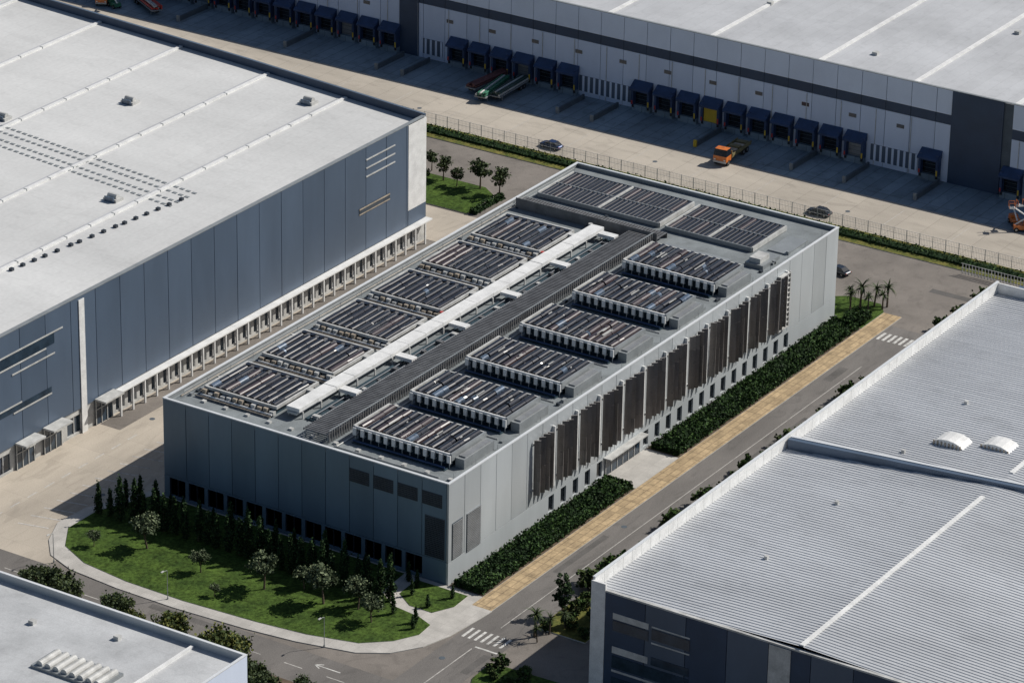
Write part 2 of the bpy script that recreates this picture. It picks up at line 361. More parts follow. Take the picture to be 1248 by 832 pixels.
def unitL(seed):
    mb=MB(); rd=random.Random(seed); hx,hy=5.2,6.4; z=15.3
    mb.box(-hx+.3,hx-.3,-hy+.3,hy-.3,z,z+1.0,'tealShade')
    mb.box(-hx,hx,-hy,hy,z+1.0,z+1.1,'tealShade')
    for s in (-1,1):
        mb.box(-hx-.1,hx+.1,s*hy-.16,s*hy+.16,z+1.0,z+1.45,'offwhite')
        mb.box(s*hx-.16,s*hx+.16,-hy+.17,hy-.17,z+1.0,z+1.45,'offwhite')
    nb=10
    for i in range(12):
        y=-hy+.3+(2*hy-.6)*i/11
        mb.box(-hx-.85,-hx-.18,y-.36,y+.36,z+.2,z+rd.uniform(.8,1.2),'beige' if rd.random()<.5 else 'offwhite')
    mb.cyl((-hx-1.15,-hy,z+.5),(-hx-1.15,hy,z+.5),.14,'white',n=6)
    mb.cyl((-hx-1.5,-hy,z+.3),(-hx-1.5,hy+.8,z+.3),.1,'beige',n=6)
    for i in range(7):
        x=-hx+.4+i*1.6; mb.box(x-.3,x+.3,hy+.18,hy+.6,z+.2,z+.8,'beige' if i%2 else 'offwhite')
    mb.cyl((-hx,hy+.9,z+.3),(hx+1.5,hy+.9,z+.3),.12,'beige',n=6)
    blade_bank(mb,-hx+.3,hx-1.6,-hy+.2,hy-.2,z+1.25,nb,3,.52,seed+50,.14,.08)
    mb.box(hx-1.55,hx-.2,-hy+.3,hy-.3,z+1.12,z+1.3,'grate')
    for i in range(8):
        y=-hy+.8+i*1.6; mb.cyl((hx-.85,y,z+1.3),(hx-.85,y,z+1.6),.45,'blade',n=10)
    return mb.mesh("rooftop_chiller")
for i,x in enumerate((9.9,24.4,39.2,54.2,69.4,84.4)):
    link("rooftop_cooling_unit",unitR(i+1),None,(x,11.6,0))
for i,x in enumerate((10.9,25.2,39.5,53.8,68.0,82.2)):
    link("rooftop_chiller",unitL(i+1),None,(x,40.3,0))
mb=MB(); z=15.3
x=6.3
while x<90:
    xe=min(x+4.7,91); dz=random.uniform(-.05,.05)
    mb.box(x,xe-.08,30.2,32.5,z+1.15+dz,z+1.75+dz,'white'); x+=4.7
mb.box(6,91,30.5,32.2,z+.8,z+1.1,'offwhite')
for i in range(19):
    x=7+i*4.6; mb.box(x-.12,x+.12,30.0,30.18,z,z+1.1,'offwhite'); mb.box(x-.12,x+.12,32.52,32.7,z,z+1.1,'offwhite')
for i in range(6):
    x=13+i*14.5
    mb.box(x,x+1.0,32.72,33.8,z+.9,z+1.4,'offwhite'); mb.box(x+3,x+4.4,26.9,29.98,z+.9,z+1.45,'white')
    mb.cyl((x+6.2,33.3,z),(x+6.2,33.3,z+1.3),.35,'red' if i in(2,4) else 'offwhite',n=10)
mb.obj("rooftop_duct")
mb=MB()
mb.box(7,91,27.1,29.7,z,z+.25,'tealShade')  # dark slab painting the shade between duct and walkway
for i in range(21):
    x=7.5+i*4; mb.box(x,x+.7,27.5+random.uniform(0,.6),29.0-random.uniform(0,.6),z+.25,z+.25+random.uniform(.2,.6),'grate' if i%3 else 'offwhite')
for yy in (27.7,28.7): mb.cyl((7,yy,z+.55),(91,yy,z+.55),.11,'louver',n=6)
mb.obj("rooftop_pipe_run")
mb=MB()
x=2.2
while x<92.5:
    mb.box(x,x+.26,22.2,26.6,z+1.3,z+1.42,'grate'); x+=.52
for yy in (22.2,24.4,26.5): mb.box(2.2,92.7,yy,yy+.12,z+1.1,z+1.29,'grate')
x=2.2
while x<92.5:
    mb.box(x,x+.22,22.0,22.1,z+.2,z+2.0,'grate'); x+=.6
mb.box(2.2,92.7,21.96,22.14,z+2.0,z+2.1,'grey')
for i in range(16): mb.box(2.4+i*6,2.6+i*6,22.35,22.5,z,z+1.1,'grey'); mb.box(2.4+i*6,2.6+i*6,26.2,26.4,z,z+1.1,'grey')
mb.obj("rooftop_grating_walkway")
mb=MB()
y=21.5
while y<48.5:
    mb.box(93.1,96.1,y,y+.32,z+.9,z+1.02,'grate'); y+=.55
mb.box(92.9,93.0,21.5,48.5,z,z+1.9,'grate'); mb.box(96.2,96.3,21.5,48.5,z,z+.9,'grate')
mb.obj("rooftop_grating_walkway")
def arr(x0,x1,y0,y1,nb,seed):
    mb=MB(); mb.box(x0+.2,x1-.2,y0+.2,y1-.2,z,z+.4,'tealShade')
    for a in (x0,x1,(x0+x1)/2): mb.box(a-.10,a+.10,y0,y1,z+.1,z+.85,'grey')
    for a in (y0,y1,(y0+y1)/2): mb.box(x0+.12,x1-.12,a-.15,a+.15,z+.1,z+.88,'offwhite')
    xm=(x0+x1)/2; ym=(y0+y1)/2
    for (a,b) in ((x0+.2,xm-.2),(xm+.2,x1-.2)):
        for (c,d) in ((y0+.2,ym-.2),(ym+.2,y1-.2)): blade_bank(mb,a,b,c,d,z+.55,nb//2,1,.40,seed,.0,.05); seed+=1
    mb.obj("rooftop_condenser_array")
arr(99.2,110.6,24.8,48.2,28,91); arr(98.8,110.2,7.2,23.4,19,95)
mb=MB()
mb.box(93.5,99,2.2,5.5,z,z+.7,'grey'); mb.box(94,97,3,5,z+.7,z+1.5,'offwhite'); mb.box(92.5,93.5,8,20,z,z+.5,'grey')
mb.box(101,108,2.0,5.5,z,z+.25,'grey')
mb.obj("rooftop_service_hatch")
mb=MB()
for i in range(20):
    mb.cyl((3+i*5.7,48.6,z),(3+i*5.7,48.6,z+1.1),.04,'offwhite',n=5)
    mb.cyl((3+i*5.7,1.2,z),(3+i*5.7,1.2,z+.9),.03,'offwhite',n=5)
for zz in (.55,1.1): mb.cyl((3,48.6,z+zz),(111.3,48.6,z+zz),.035,'offwhite',n=5)
mb.cyl((3,49.2,z+.15),(96,49.2,z+.15),.12,'beige',n=6)
mb.cyl((2,20.6,z+.15),(92,20.6,z+.15),.1,'offwhite',n=6)
for i in range(6): mb.cyl((2.0+i*15.2,3,z+.12),(2.0+i*15.2,21,z+.12),.09,'offwhite',n=6)
for i in range(12): mb.box(2+i*.1,2.6+i*.1,1+i*4,1.6+i*4,z,z+.3,'offwhite')
rr=random.Random(5)
for i in range(55):
    x=rr.uniform(2,112); yy=rr.choice((1.8,20.9,34,48)); mb.box(x,x+rr.uniform(.3,1.1),yy,yy+.5,z,z+rr.uniform(.2,.6),rr.choice(('grey','offwhite','louver')))
mb.obj("rooftop_railing")

# ------------------------------------------------------------------ left warehouse
lw=empty("warehouse_building")
HL=22.6; YL=74.0
mb=MB()
poly=[(-60,YL),(104,YL),(108.8,115),(113.5,165),(124,260),(-60,260)]
mb.prism(poly,4.2,HL-1.2,'roofL','core')
n=27; a=-57.9
pwid=(104-a)/n
for i in range(n):
    x0=a+i*pwid
    if x0>98.5: continue
    mb.box(x0+.06,min(x0+pwid,98.5)-.06,YL-.3-random.uniform(0,.02),YL+.1,4.25,HL,'wallLb' if random.random()<.4 else 'wallL')
mb.box(98.6,103.95,YL-.34,YL+.1,7.0,HL-.2,'white'); mb.box(98.6,103.95,YL-.34,YL+.1,4.2,6.95,'wallL')
mb.box(9.9,11.2,YL-.45,YL-.33,0.0,HL-.5,'white')
mb.box(-60,104,YL+.1,YL+.4,HL-1.4,HL-.01,'wallL')
for p,q in (((104,YL),(108.8,115)),((108.8,115),(113.5,165)),((113.5,165),(124,260))):
    c=((p[0]+q[0])/2,(p[1]+q[1])/2); d=Vector((q[0]-p[0],q[1]-p[1])); mb.obox(c,math.atan2(d.y,d.x),d.length,.35,HL-1.4,HL+.2,'navy')  # navy paints the shade on the back parapet's inner face
    mb.obox((c[0],c[1]),math.atan2(d.y,d.x),d.length,.45,HL+.2,HL+.28,'wallL')
mb.box(-60,103.8,YL-.34,YL+.44,HL,HL+.1,'grey')
mb.obj("upper_walls_and_roof",lw)
mb=MB()
ops=[]; x=18.5
while x<101: ops.append((x,x+2.3,.4,3.5)); x+=3.0
x=-55
while x<7: ops.append((x,x+3.6,.4,3.3)); x+=5.6
wall(mb,'y',YL-.1,-58,104,0,4.19,ops,'offwhite','glass2',.3,.6,'white')
mb.box(16,104,YL-1.7,YL-.36,3.95,4.18,'white')
x=18.1
while x<104: mb.box(x-.14,x+.14,YL-1.6,YL-1.35,0,3.94,'white'); x+=3.0
x=18.1
while x<101:
    mb.box(x+.15,x+2.85,YL-1.52,YL-1.45,1.0,1.1,'offwhite'); x+=3.0
for x in (-22,-6,0.5,13):
    mb.box(x,x+4.6,YL-2.6,YL-.46,4.3,4.6,'offwhite'); mb.box(x+.2,x+4.4,YL-.38,YL-.32,0,4.2,'glass2')
    for q in range(4): mb.box(x+.2+q*1.36,x+.34+q*1.36,YL-.5,YL-.39,0,4.2,'offwhite')
    mb.box(x,x+4.6,YL-.55,YL-.51,2.6,2.75,'offwhite')
mb.obj("ground_floor",lw)
mb=MB()
for k in range(3): mb.box(86,94.5,YL-.42,YL-.33,17.2+k*1.5,17.42+k*1.5,'offwhite')
mb.box(84,93,YL-.38,YL-.33,11.0,12.2,'glass2'); mb.box(84,93,YL-.42,YL-.39,11.9,12.15,'beige'); mb.box(84,93,YL-.42,YL-.39,11.0,11.2,'beige')
for (xa,xb,zz) in ((-10,6,19.05),(-13,2,17),(-6,4,15.6),(-14,-4,10.55),(-6,3,9.3)): mb.box(xa,xb,YL-.42,YL-.37,zz,zz+.25,'offwhite')
mb.box(-14,3,YL-.36,YL-.33,9.6,10.5,'glass2'); mb.box(-10,4,YL-.36,YL-.33,17.3,19,'glass2')
mb.obj("wall_windows",lw)
mb=MB(); zr=HL-1.2
for yy in (91.5,109.4,130.2,150,170):
    xe=104+(yy-74)*.11-.3
    mb.box(-60,xe,yy-.3,yy+.3,zr,zr+.28,'white'); mb.box(-60,xe,yy+.31,yy+1.1,zr,zr+.06,'roofF')  # grey strip paints the shading beside each white ridge
    x=-55
    while x<100: mb.box(x,x+.12,yy-.36,yy+.36,zr,zr+.33,'grey'); x+=6
for x0 in (49.0,51.0,53.6,55.6):
    yy=86
    while yy<205:
        xx=x0+(yy-87)*.125; mb.box(xx,xx+.5,yy,yy+.8,zr,zr+.1,'grey'); yy+=1.35
for i in range(16):
    x=14+i*2.5+random.uniform(-.4,.4); y=91.2-i*.26-1.3
    mb.box(x,x+.6,y,y+.6,zr,zr+.45,'louver')
for i in range(10):
    x=random.uniform(-20,100); y=random.uniform(77,190)
    mb.box(x,x+.5,y,y+.5,zr,zr+.45,'offwhite')
for (x,y) in ((99,94.0),(81.5,119),(11,92.8),(63,131.8),(45,94)):
    mb.box(x,x+2.0,y,y+2.6,zr,zr+.5,'offwhite'); mb.cyl((x+1,y+.4,zr+.7),(x+1,y+2.2,zr+.7),.5,'offwhite',n=10); mb.box(x-.2,x-.01,y+.3,y+2.2,zr,zr+.9,'blueGlint')
mb.obj("roof_fittings",lw)

# ------------------------------------------------------------------ far warehouse with docks
fw_=empty("logistics_warehouse")
XF=179.5; HF=17.4
mb=MB()
mb.box(XF+.4,380,-150,330,0,HF-.5,'roofF')
y=-150; ii=0
while y<330:
    y1=y+5; ii+=1
    if not (1.5<y+2.5<12.2):
        for (z0,z1,k) in ((.0,10.9,'wallFb' if random.random()<.5 else 'wallF'),(11.0,12.7,'navy'),(12.8,HF,'wallF2')):
            mb.box(XF-random.uniform(0,.02),XF+.39,y+.05,y1-.05,z0,z1,k)
    y=y1
mb.box(XF+.1,XF+.4,-150,330,0,HF-.2,'core')
mb.obj("walls_and_roof",fw_)
mb=MB()
mb.box(XF-.15,XF-.05,1.8,11.9,0,HF-.01,'navy'); mb.box(XF-.15,XF-.05,126,130.5,0,HF-.01,'navy'); mb.box(XF-.045,XF+.38,1.8,11.9,0,HF-.02,'navy')
mb.box(XF-.04,XF+.5,-150,330,HF+.005,HF+.12,'grey')
for yy in (-20,0,20,39.4,62,84,106,128,150): mb.box(XF+.5,380,yy-.35,yy+.35,HF-.5,HF-.2,'white')
rr=random.Random(4)
for i in range(14): 
    x=XF+rr.uniform(6,60); yy=rr.uniform(-20,110); mb.box(x,x+1,yy,yy+1,HF-.5,HF+.1,'offwhite')
for i in range(30):
    yy=-8+i*9.7
    if not 0<yy<13: mb.box(XF-.08,XF-.03,yy,yy+1.5,8.2,8.9,'glass2')
for (a,b) in ((18,27.5),(77.5,89.5),(120.5,125)):
    mb.box(XF-.1,XF-.03,a,b,.9,4.0,'wallLb')
    q=a
    while q<b: mb.box(XF-.18,XF-.105,q,q+.45,.9,4.0,'wallF'); q+=1.2
for i in range(40):
    yy=-30+i*7.1
    if not 0<yy<13: mb.cyl((XF-.1,yy,0),(XF-.1,yy,10.8),.07,'offwhite',n=5)
mb.obj("facade_details",fw_)
def dock(k):
    mb=MB(); w=1.95
    mb.box(-1.0,0,-w,w,0,1.15,'dockslabShade')
    mb.box(-1.3,-.01,-w,-w+.45,1.16,5.1,'canopy'); mb.box(-1.3,-.01,w-.45,w,1.16,5.1,'canopy')
    vs=[(-1.9,-w-.1,4.5),(-1.9,w+.1,4.5),(0,w+.1,5.75),(0,-w-.1,5.75),(-1.9,-w-.1,4.15),(-1.9,w+.1,4.15),(0,w+.1,4.4),(0,-w-.1,4.4)]
    mb.add(vs,[(0,1,2,3),(4,7,6,5),(0,4,5,1),(1,5,6,2),(3,2,6,7),(0,3,7,4)],'canopy')
    mb.box(-.25,-.02,-w+.46,w-.46,1.16,4.39,k)
    for q in range(4): mb.box(-.29,-.251,-w+.5,w-.5,1.4+q*.75,1.45+q*.75,'core')
    mb.box(-1.15,-1.001,-w+.1,-w+.5,.6,1.15,'rubber'); mb.box(-1.15,-1.001,w-.5,w-.1,.6,1.15,'rubber')
    mb.box(-1.36,-1.301,-w+.05,-w+.35,1.3,2.3,'yellow' if k!='yellow' else 'red'); mb.box(-1.36,-1.301,w-.35,w-.05,1.3,2.0,'red')
    if k=='yellow': mb.box(-.9,-.3,-w+.5,w-.5,1.2,4.0,'yellow')
    return mb.mesh("dock_shelter")
dA=dock('glass'); dY=dock('yellow'); dG=dock('louverL')
ys=[162.3-5*i for i in range(7)]+[192.3-5*i for i in range(6)]+[116.5-5*i for i in range(6)]+[75.3-5*i for i in range(10)]+[15.2,-.9,-6,-20]
for i,y in enumerate(ys): link("dock_shelter",dY if abs(y-60.3)<.2 else (dG if i%6==4 else dA),fw_,(XF-.17,y,0))
for y in (122.5,87.5,80,57.8,37.8,12.8,27,150,128.5,176):
    mb=MB(); mb.box(168.81,178.0,y-.18,y+.18,0,1.0,'core'); mb.box(168.4,168.8,y-.3,y+.3,0,1.3,'yellow' if y in (57.8,) else 'grey'); mb.obj("loading_dock_wall")

# ------------------------------------------------------------------ right warehouse
rw=empty("corrugated_roof_warehouse")
mb=MB(); X0,X1,Y0,Y1=-14.8,106.6,-110.0,-32.5
mb.box(X0+.3,X1-.3,Y0+.3,Y1-.3,0,15.2,'core')
y=Y1-2.2
mb.box(X0,X0+.4,Y1-2.2,Y1,0,17.0,'white')
ii=0
while y>Y0:
    y2=max(y-6.2,Y0); ii+=1
    mb.box(X0,X0+.3,y2+.05,y-.05,0,15.9,'navy' if ii%2 else 'wallLb'); y=y2
mb.box(X0-.15,X0-.02,-62.8,-59.6,0,15.8,'offwhite')
x=X0+.45
while x<X1:
    mb.box(x+.03,min(x+2.4,X1)-.03,Y1-.3,Y1,0,17.3,'white'); x+=2.4
mb.box(X1-.3,X1,Y0,Y1-.32,0,17.2,'white')
mb.box(X0+.4,X1,Y1-.36,Y1+.06,17.305,17.42,'cap'); mb.box(X0-.05,X0+.45,Y0,Y1-2.3,15.905,16.15,'offwhite')
mb.obj("walls",rw)
mb=MB()
for (a,b,z0,z1,k) in ((-36,-41.5,12.3,13.2,'offwhite'),(-36,-41.5,10.6,12.1,'glass2'),(-42,-47.8,11.0,12.6,'glass2'),(-42,-47.8,12.8,13.0,'offwhite'),(-42,-47.8,10.4,10.6,'offwhite'),
    (-36,-41.5,7.2,8.2,'offwhite'),(-36,-47.8,5.0,6.8,'glass2'),(-42,-47.8,7.2,8.4,'glass2'),(-36,-47.8,4.4,4.7,'offwhite'),(-36,-47.8,1.0,3.6,'glass2'),(-66,-76,5,7,'glass2'),(-66,-76,1,3.6,'glass2')):
    mb.box(X0-.08,X0-.02,a,b,z0,z1,k)
mb.obj("windows",rw)
mb=MB()
def zroof(y): return 15.45+max(0,1.1-abs(y+64)*.035)
rib=.70; x=X0+.45; ysec=[Y1-.32,-48,-64,-80,-95,Y0+.3]
prof=[(0,0),(.22,.0),(.30,.09),(.52,.09),(.60,0)]
vs=[];cols=0; rr=random.Random(9)
while x<X1-.3-rib:
    j_=rr.uniform(-.015,.015)
    for (dx,dz) in prof:
        for yy in ysec: vs.append((x+dx,yy,zroof(yy)+dz+j_))
        cols+=1
    x+=rib
k=len(ysec); fs=[]
for c in range(cols-1):
    for j in range(k-1): fs.append((c*k+j,c*k+j+1,(c+1)*k+j+1,(c+1)*k+j))
mb.add(vs,fs,'roofR')
mb.obj("corrugated_roof",rw)
mb=MB()
def beam3(a,b,w,h,k):
    c=((a[0]+b[0])/2,(a[1]+b[1])/2); d=Vector((b[0]-a[0],b[1]-a[1])); mb.obox(c,math.atan2(d.y,d.x),d.length,w,a[2],a[2]+h,k)
beam3((38.2,-33,15.6),(45.5,-85,15.6),.7,1.5,'wallL'); beam3((38.9,-33,15.6),(46.2,-85,15.6),.5,1.6,'cap')
mb.box(X0+.5,38,-64.3,-63.7,16.6,16.78,'white'); mb.box(47,X1-.5,-64.3,-63.7,16.6,16.78,'white')
for (cx_,cy_) in ((52,-52.2),(54.5,-58.5),(84,-60)):
    m=9; vs=[]
    for xx in (cx_-1.6,cx_+1.6):
        for q in range(m):
            t=math.pi*q/(m-1); vs.append((xx,cy_-math.cos(t)*2.6,15.9+math.sin(t)*1.3))
    mb.add(vs,[(q,q+1,m+q+1,m+q) for q in range(m-1)]+[tuple(range(m)),tuple(range(2*m-1,m-1,-1))],'white')
    for q in range(8): mb.box(cx_-1.75,cx_-1.62,cy_-2.2+q*.6,cy_-2.0+q*.6,15.9,16.8,'beige')
for i in range(4): mb.box(X0+20+i*20,X0+20.5+i*20,-48,-47.5,15.8,16.5,'offwhite')
mb.obj("roof_fittings",rw)
mb=MB()
mb.box(107.2,112,-48,-33.5,0,13,'core'); mb.box(108,111,-37,-34.5,13,15.5,'wallL')
for i in range(5): mb.cyl((108+i*.8,-37.5-i*2,13),(108+i*.8,-37.5-i*2,17),.35,'grey',n=8)
mb.obj("plant_annex",rw)

# ------------------------------------------------------------------ bottom-left building
bl=empty("low_warehouse")
mb=MB(); bx0,bx1,by0,by1=-130,-47.0,.5,120
mb.box(bx0,bx1-.3,by0+.3,by1,0,8.9,'roofB')
mb.box(bx0,bx1,by0,by0+.299,0,10,'wallF'); mb.box(bx1-.299,bx1,by0+.31,by1,0,10,'panelb')
mb.box(bx0,bx1+.05,by0-.05,by0+.36,10.005,10.12,'cap'); mb.box(bx1-.36,bx1+.05,by0+.37,by1,10.005,10.12,'cap')
mb.box(bx0,bx1-.9,8.6,9.0,8.9,9.3,'white')
mb.obj("walls_and_roof",bl)
mb=MB()
for i in range(8):
    yy=12.5+i*1.35
    mb.cyl((-63.5,yy,9.45),(-59.5,yy,9.45),.5,'offwhite',n=12)
mb.box(-64,-59,11.6,23,8.9,9.3,'grey')
mb.box(-72,-71.7,9.1,60,8.9,9.2,'white')
for (x,y) in ((-55,30),(-53,48),(-60,6),(-52,18)): mb.box(x,x+.8,y,y+.8,8.9,9.5,'offwhite')
mb.obj("roof_skylight",bl)

# ------------------------------------------------------------------ fence
mb=MB()
y=-120
while y<200:
    mb.cyl((150.3,y,0),(150.3,y,2.3),.06,'offwhite',n=5); y+=2.5
for zz in (.3,1.3,2.2): mb.cyl((150.3,-120,zz),(150.3,200,zz),.03,'offwhite',n=4)
y=-120
while y<200:
    mb.box(150.29,150.31,y,y+.03,.3,2.2,'grey'); y+=.3
mb.obj("chain_link_fence")
mb=MB()
y=-28
while y<-9:
    mb.box(143.0,143.1,y,y+.12,.2,2.1,'offwhite'); y+=.6
for zz in (.4,1.2,2.0): mb.box(143.1,143.16,-28,-9,zz,zz+.08,'offwhite')
mb.obj("white_fence")

# ------------------------------------------------------------------ foliage
def leaves(mb,pts,size,kinds,probs,flat=0.0):
    n=len(pts)
    if n==0: return
    d=rng.normal(size=(n,3)); d[:,2]=np.abs(d[:,2])*(1+flat)+.15; d/=np.linalg.norm(d,axis=1)[:,None]
    h=rng.normal(size=(n,3)); a=np.cross(d,h); a/=np.linalg.norm(a,axis=1)[:,None]; b=np.cross(d,a)
    s=size*rng.uniform(.6,1.3,size=(n,1)); 
    ks=rng.choice(len(kinds),size=n,p=probs)
    q=np.stack([pts-a*s-b*s*.5,pts+a*s*.3-b*s,pts+a*s+b*s*.5,pts-a*s*.3+b*s],axis=1)
    o=len(mb.v); mb.v+= [tuple(v) for v in q.reshape(-1,3)]
    ids=[mb.mi(k) for k in kinds]
    for i in range(n): mb.f.append((o+4*i,o+4*i+1,o+4*i+2,o+4*i+3)); mb.m.append(ids[ks[i]])
def cypress(seed,h=5.4,w=.7):
    global rng; rng=np.random.default_rng(seed); mb=MB()
    mb.cyl((0,0,0),(0,0,h*.85),.12,'bark',.03,6)
    for i in range(40):
        t=(i+rng.random())/40; z=.25+t*(h-.3); prof=min(1,(t*5+.35))*(1-t**1.8)**.75
        rr=w*prof*rng.uniform(.4,.95); a=rng.uniform(0,6.28)
        c=np.array([math.cos(a)*rr*.75,math.sin(a)*rr*.75,z]); m=rng.random()
        pr=(.15,.45,.4) if m>.7 else ((.35,.5,.15) if m>.35 else (.75,.22,.03))
        sg=.08+.14*prof
        pts=c+rng.normal(size=(32,3))*np.array([sg,sg,.28]); pts=pts[pts[:,2]>.1]
        leaves(mb,pts,.13,['cyD','cyM','cyL'],pr)
    return mb.mesh("cypress_tree")
def round_tree(seed,h=5,cr=1.9,kinds=('olD','olM','olL'),trunk=.35,ncl=34,per=42,ls=.15,name="olive_tree",sq=.75):
    global rng; rng=np.random.default_rng(seed); mb=MB(); th=h*trunk; base=Vector((rng.normal()*.15,rng.normal()*.15,th))
    mb.cyl((0,0,0),base,.15,'bark',.1,7)
    cz=h-cr*sq
    for i in range(7):
        a=6.28*i/7+rng.uniform(-.4,.4); r=cr*rng.uniform(.45,.85); p=Vector((math.cos(a)*r,math.sin(a)*r,cz+rng.uniform(-.5,.6)*cr*sq))
        mid=(base+p)/2+Vector((0,0,.15)); mb.cyl(base,mid,.07,'bark',.05,5,False); mb.cyl(mid,p,.05,'bark',.02,5,False)
    for i in range(ncl):
        d=rng.normal(size=3); d/=np.linalg.norm(d); rr=rng.uniform(.35,1.05)**.7
        c=np.array([0,0,cz])+d*np.array([cr,cr,cr*sq])*rr*rng.uniform(.75,1.15)
        up=(c[2]-cz)/(cr*sq)
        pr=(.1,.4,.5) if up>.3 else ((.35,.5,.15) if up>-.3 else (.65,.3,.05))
        pts=c+rng.normal(size=(per,3))*cr*.15*np.array([1,1,.8]); pts[:,2]=np.maximum(pts[:,2],.15)
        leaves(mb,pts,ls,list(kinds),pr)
    return mb.mesh(name)
def palm(seed,h=4.5):
    global rng; rng=np.random.default_rng(seed); mb=MB(); top=Vector((rng.normal()*.2,rng.normal()*.2,h*.62))
    mb.cyl((0,0,0),top,.16,'bark',.1,7)
    for i in range(34):
        a=rng.uniform(0,6.28); e=rng.uniform(-.6,1.3); ln=rng.uniform(1.0,1.9); prev=top; k=['olD','olM','buD','buM'][rng.integers(4)]
        sd=Vector((-math.sin(a),math.cos(a),0)); pw_=.15
        for s in range(4):
            ee=e-s*.38; nx=prev+Vector((math.cos(a)*math.cos(ee),math.sin(a)*math.cos(ee),math.sin(ee)))*ln/4; w2=.15*(1-(s+1)/4.3)
            mb.quad(prev-sd*pw_,prev+sd*pw_,nx+sd*w2,nx-sd*w2,k); prev=nx; pw_=w2
    return mb.mesh("yucca_tree")
cy=[cypress(100+i,5.0+.45*(i%4),.70+.06*(i%3)) for i in range(6)]
ri=random.Random(3)
y=54.4; i=0
while y>3.5:
    link("cypress_tree",cy[i%6],None,(-9.4+ri.uniform(-.3,.3)-(.8 if y>50 else 0)+(.8 if y<12 else 0),y,.15),ri.uniform(0,6),ri.uniform(.8,1.15)); y-=ri.uniform(1.6,2.1); i+=1
y=52.5
while y>7.5:
    link("cypress_tree",cy[(i*5+2)%6],None,(-6.4+ri.uniform(-.5,.5),y,.15),ri.uniform(0,6),ri.uniform(.75,1.05)); y-=ri.uniform(2.2,3.8); i+=1
for (x,yy,s) in ((-3,3.2,.45),(-5.5,2.4,.4),(-7.2,-1.4,.4),(-3.0,-2.8,.38),(-9.6,5.6,.55),(-12,-2.6,.45),(-2.2,5.2,.5),(-11.6,1.5,.5),(-10.8,3.8,.45),(-13.6,-3.2,.38)):
    link("cypress_tree",cy[i%6],None,(x,yy,.15),ri.uniform(0,6),(s*1.25,s*1.25,s)); i+=1
ol=[round_tree(200+i,5.0,1.9) for i in range(4)]
for j,(x,yy,s) in enumerate(((-15.8,20.6,1.15),(-14.6,11.2,1.2),(-15.2,41.8,1.1),(-15.3,2.6,.85),(-16.8,31.0,.7),(-13.2,6.3,.95),(-12.5,16,.7),(-19,48.5,.5),(-21.5,25,.4))):
    link("olive_tree",ol[j%4],None,(x,yy,.15),j*1.3,s)
bk=[round_tree(230+i,4.8,1.65,('buD','buM','olM'),.4,28,38,.15,"street_tree",.85) for i in range(3)]
for j,(x,yy,s) in enumerate(((131.0,90.5,.8),(128,86,.95),(127,82.5,.75),(128.5,78.5,1.2),(127.5,73.8,1.1),(126,88.5,.5))):
    link("street_tree",bk[j%3],None,(x,yy,.1),j*2.1,s)
pm=[palm(300+i) for i in range(4)]
for j,(x,yy,s) in enumerate(((120.5,-1.8,1.35),(122.3,-3.5,1.1),(119.5,-3.8,1.0),(123.5,-5.3,1.2),(121.3,.4,.9),(122,-5.2,1.0),(118.5,-1,1.1),(-5.8,-18.2,1.25),(-4,-19.5,.8),(-7.0,-19.4,.7),(-1.5,-20.5,.8))):
    link("yucca_tree",pm[j%4],None,(x,yy,.1),j,s)
con=round_tree(350,6.6,1.2,('cyD','cyM','olM'),.2,44,42,.15,"pine_tree",2.1)
link("pine_tree",con,None,(1.6,-18.2,.1))
bs=[round_tree(400+i,4.4,2.6,('buD','buM','buL'),.2,50,52,.17,"shrub_tree",.72) for i in range(3)]
bd=[round_tree(420+i,4.3,2.4,('buD','buM','olM'),.2,50,52,.17,"shrub_tree",.72) for i in range(3)]
for j,(x,yy,s) in enumerate(((-34.9,46.5,1.0),(-35.2,43.2,1.15),(-36,39.9,.95),(-34.8,32.2,1.0),(-35.4,28.4,.6),(-35.8,21.6,1.05),(-35.8,25,.4),(-37.0,13.2,1.15),(-38.4,10.2,1.35),(-39.4,6.0,.95),(-41,2.4,.9),(-35,29.8,.4),(-37,-1.5,.6))):
    link("shrub_tree",(bs if j in(4,5,7,8) else bd)[j%3],None,(x,yy,.1),j*1.9,s)
sb=[round_tree(440+i,1.5,.95,('buD','buM','heL'),.1,16,36,.13,"shrub",.75) for i in range(3)]
xs=11; j=0
while xs<135:
    link("shrub",sb[j%3],None,(xs,-17.7+ri.uniform(-.5,.5),.1),j,ri.uniform(.9,2.1)); xs+=ri.uniform(1.5,8); j+=1
for (x,yy) in ((-1,-21),(2,-23),(5,-20),(7,-18.6),(-2,-24),(-16,-19),(-19,-20),(-18,-24),(-20,-23),(-15.5,-23),(-3,-18.5),(3.5,-19),(-17.5,-18.4),(8,-21)):
    link("shrub",sb[j%3],None,(x,yy,.1),j,ri.uniform(.7,1.6)); j+=1
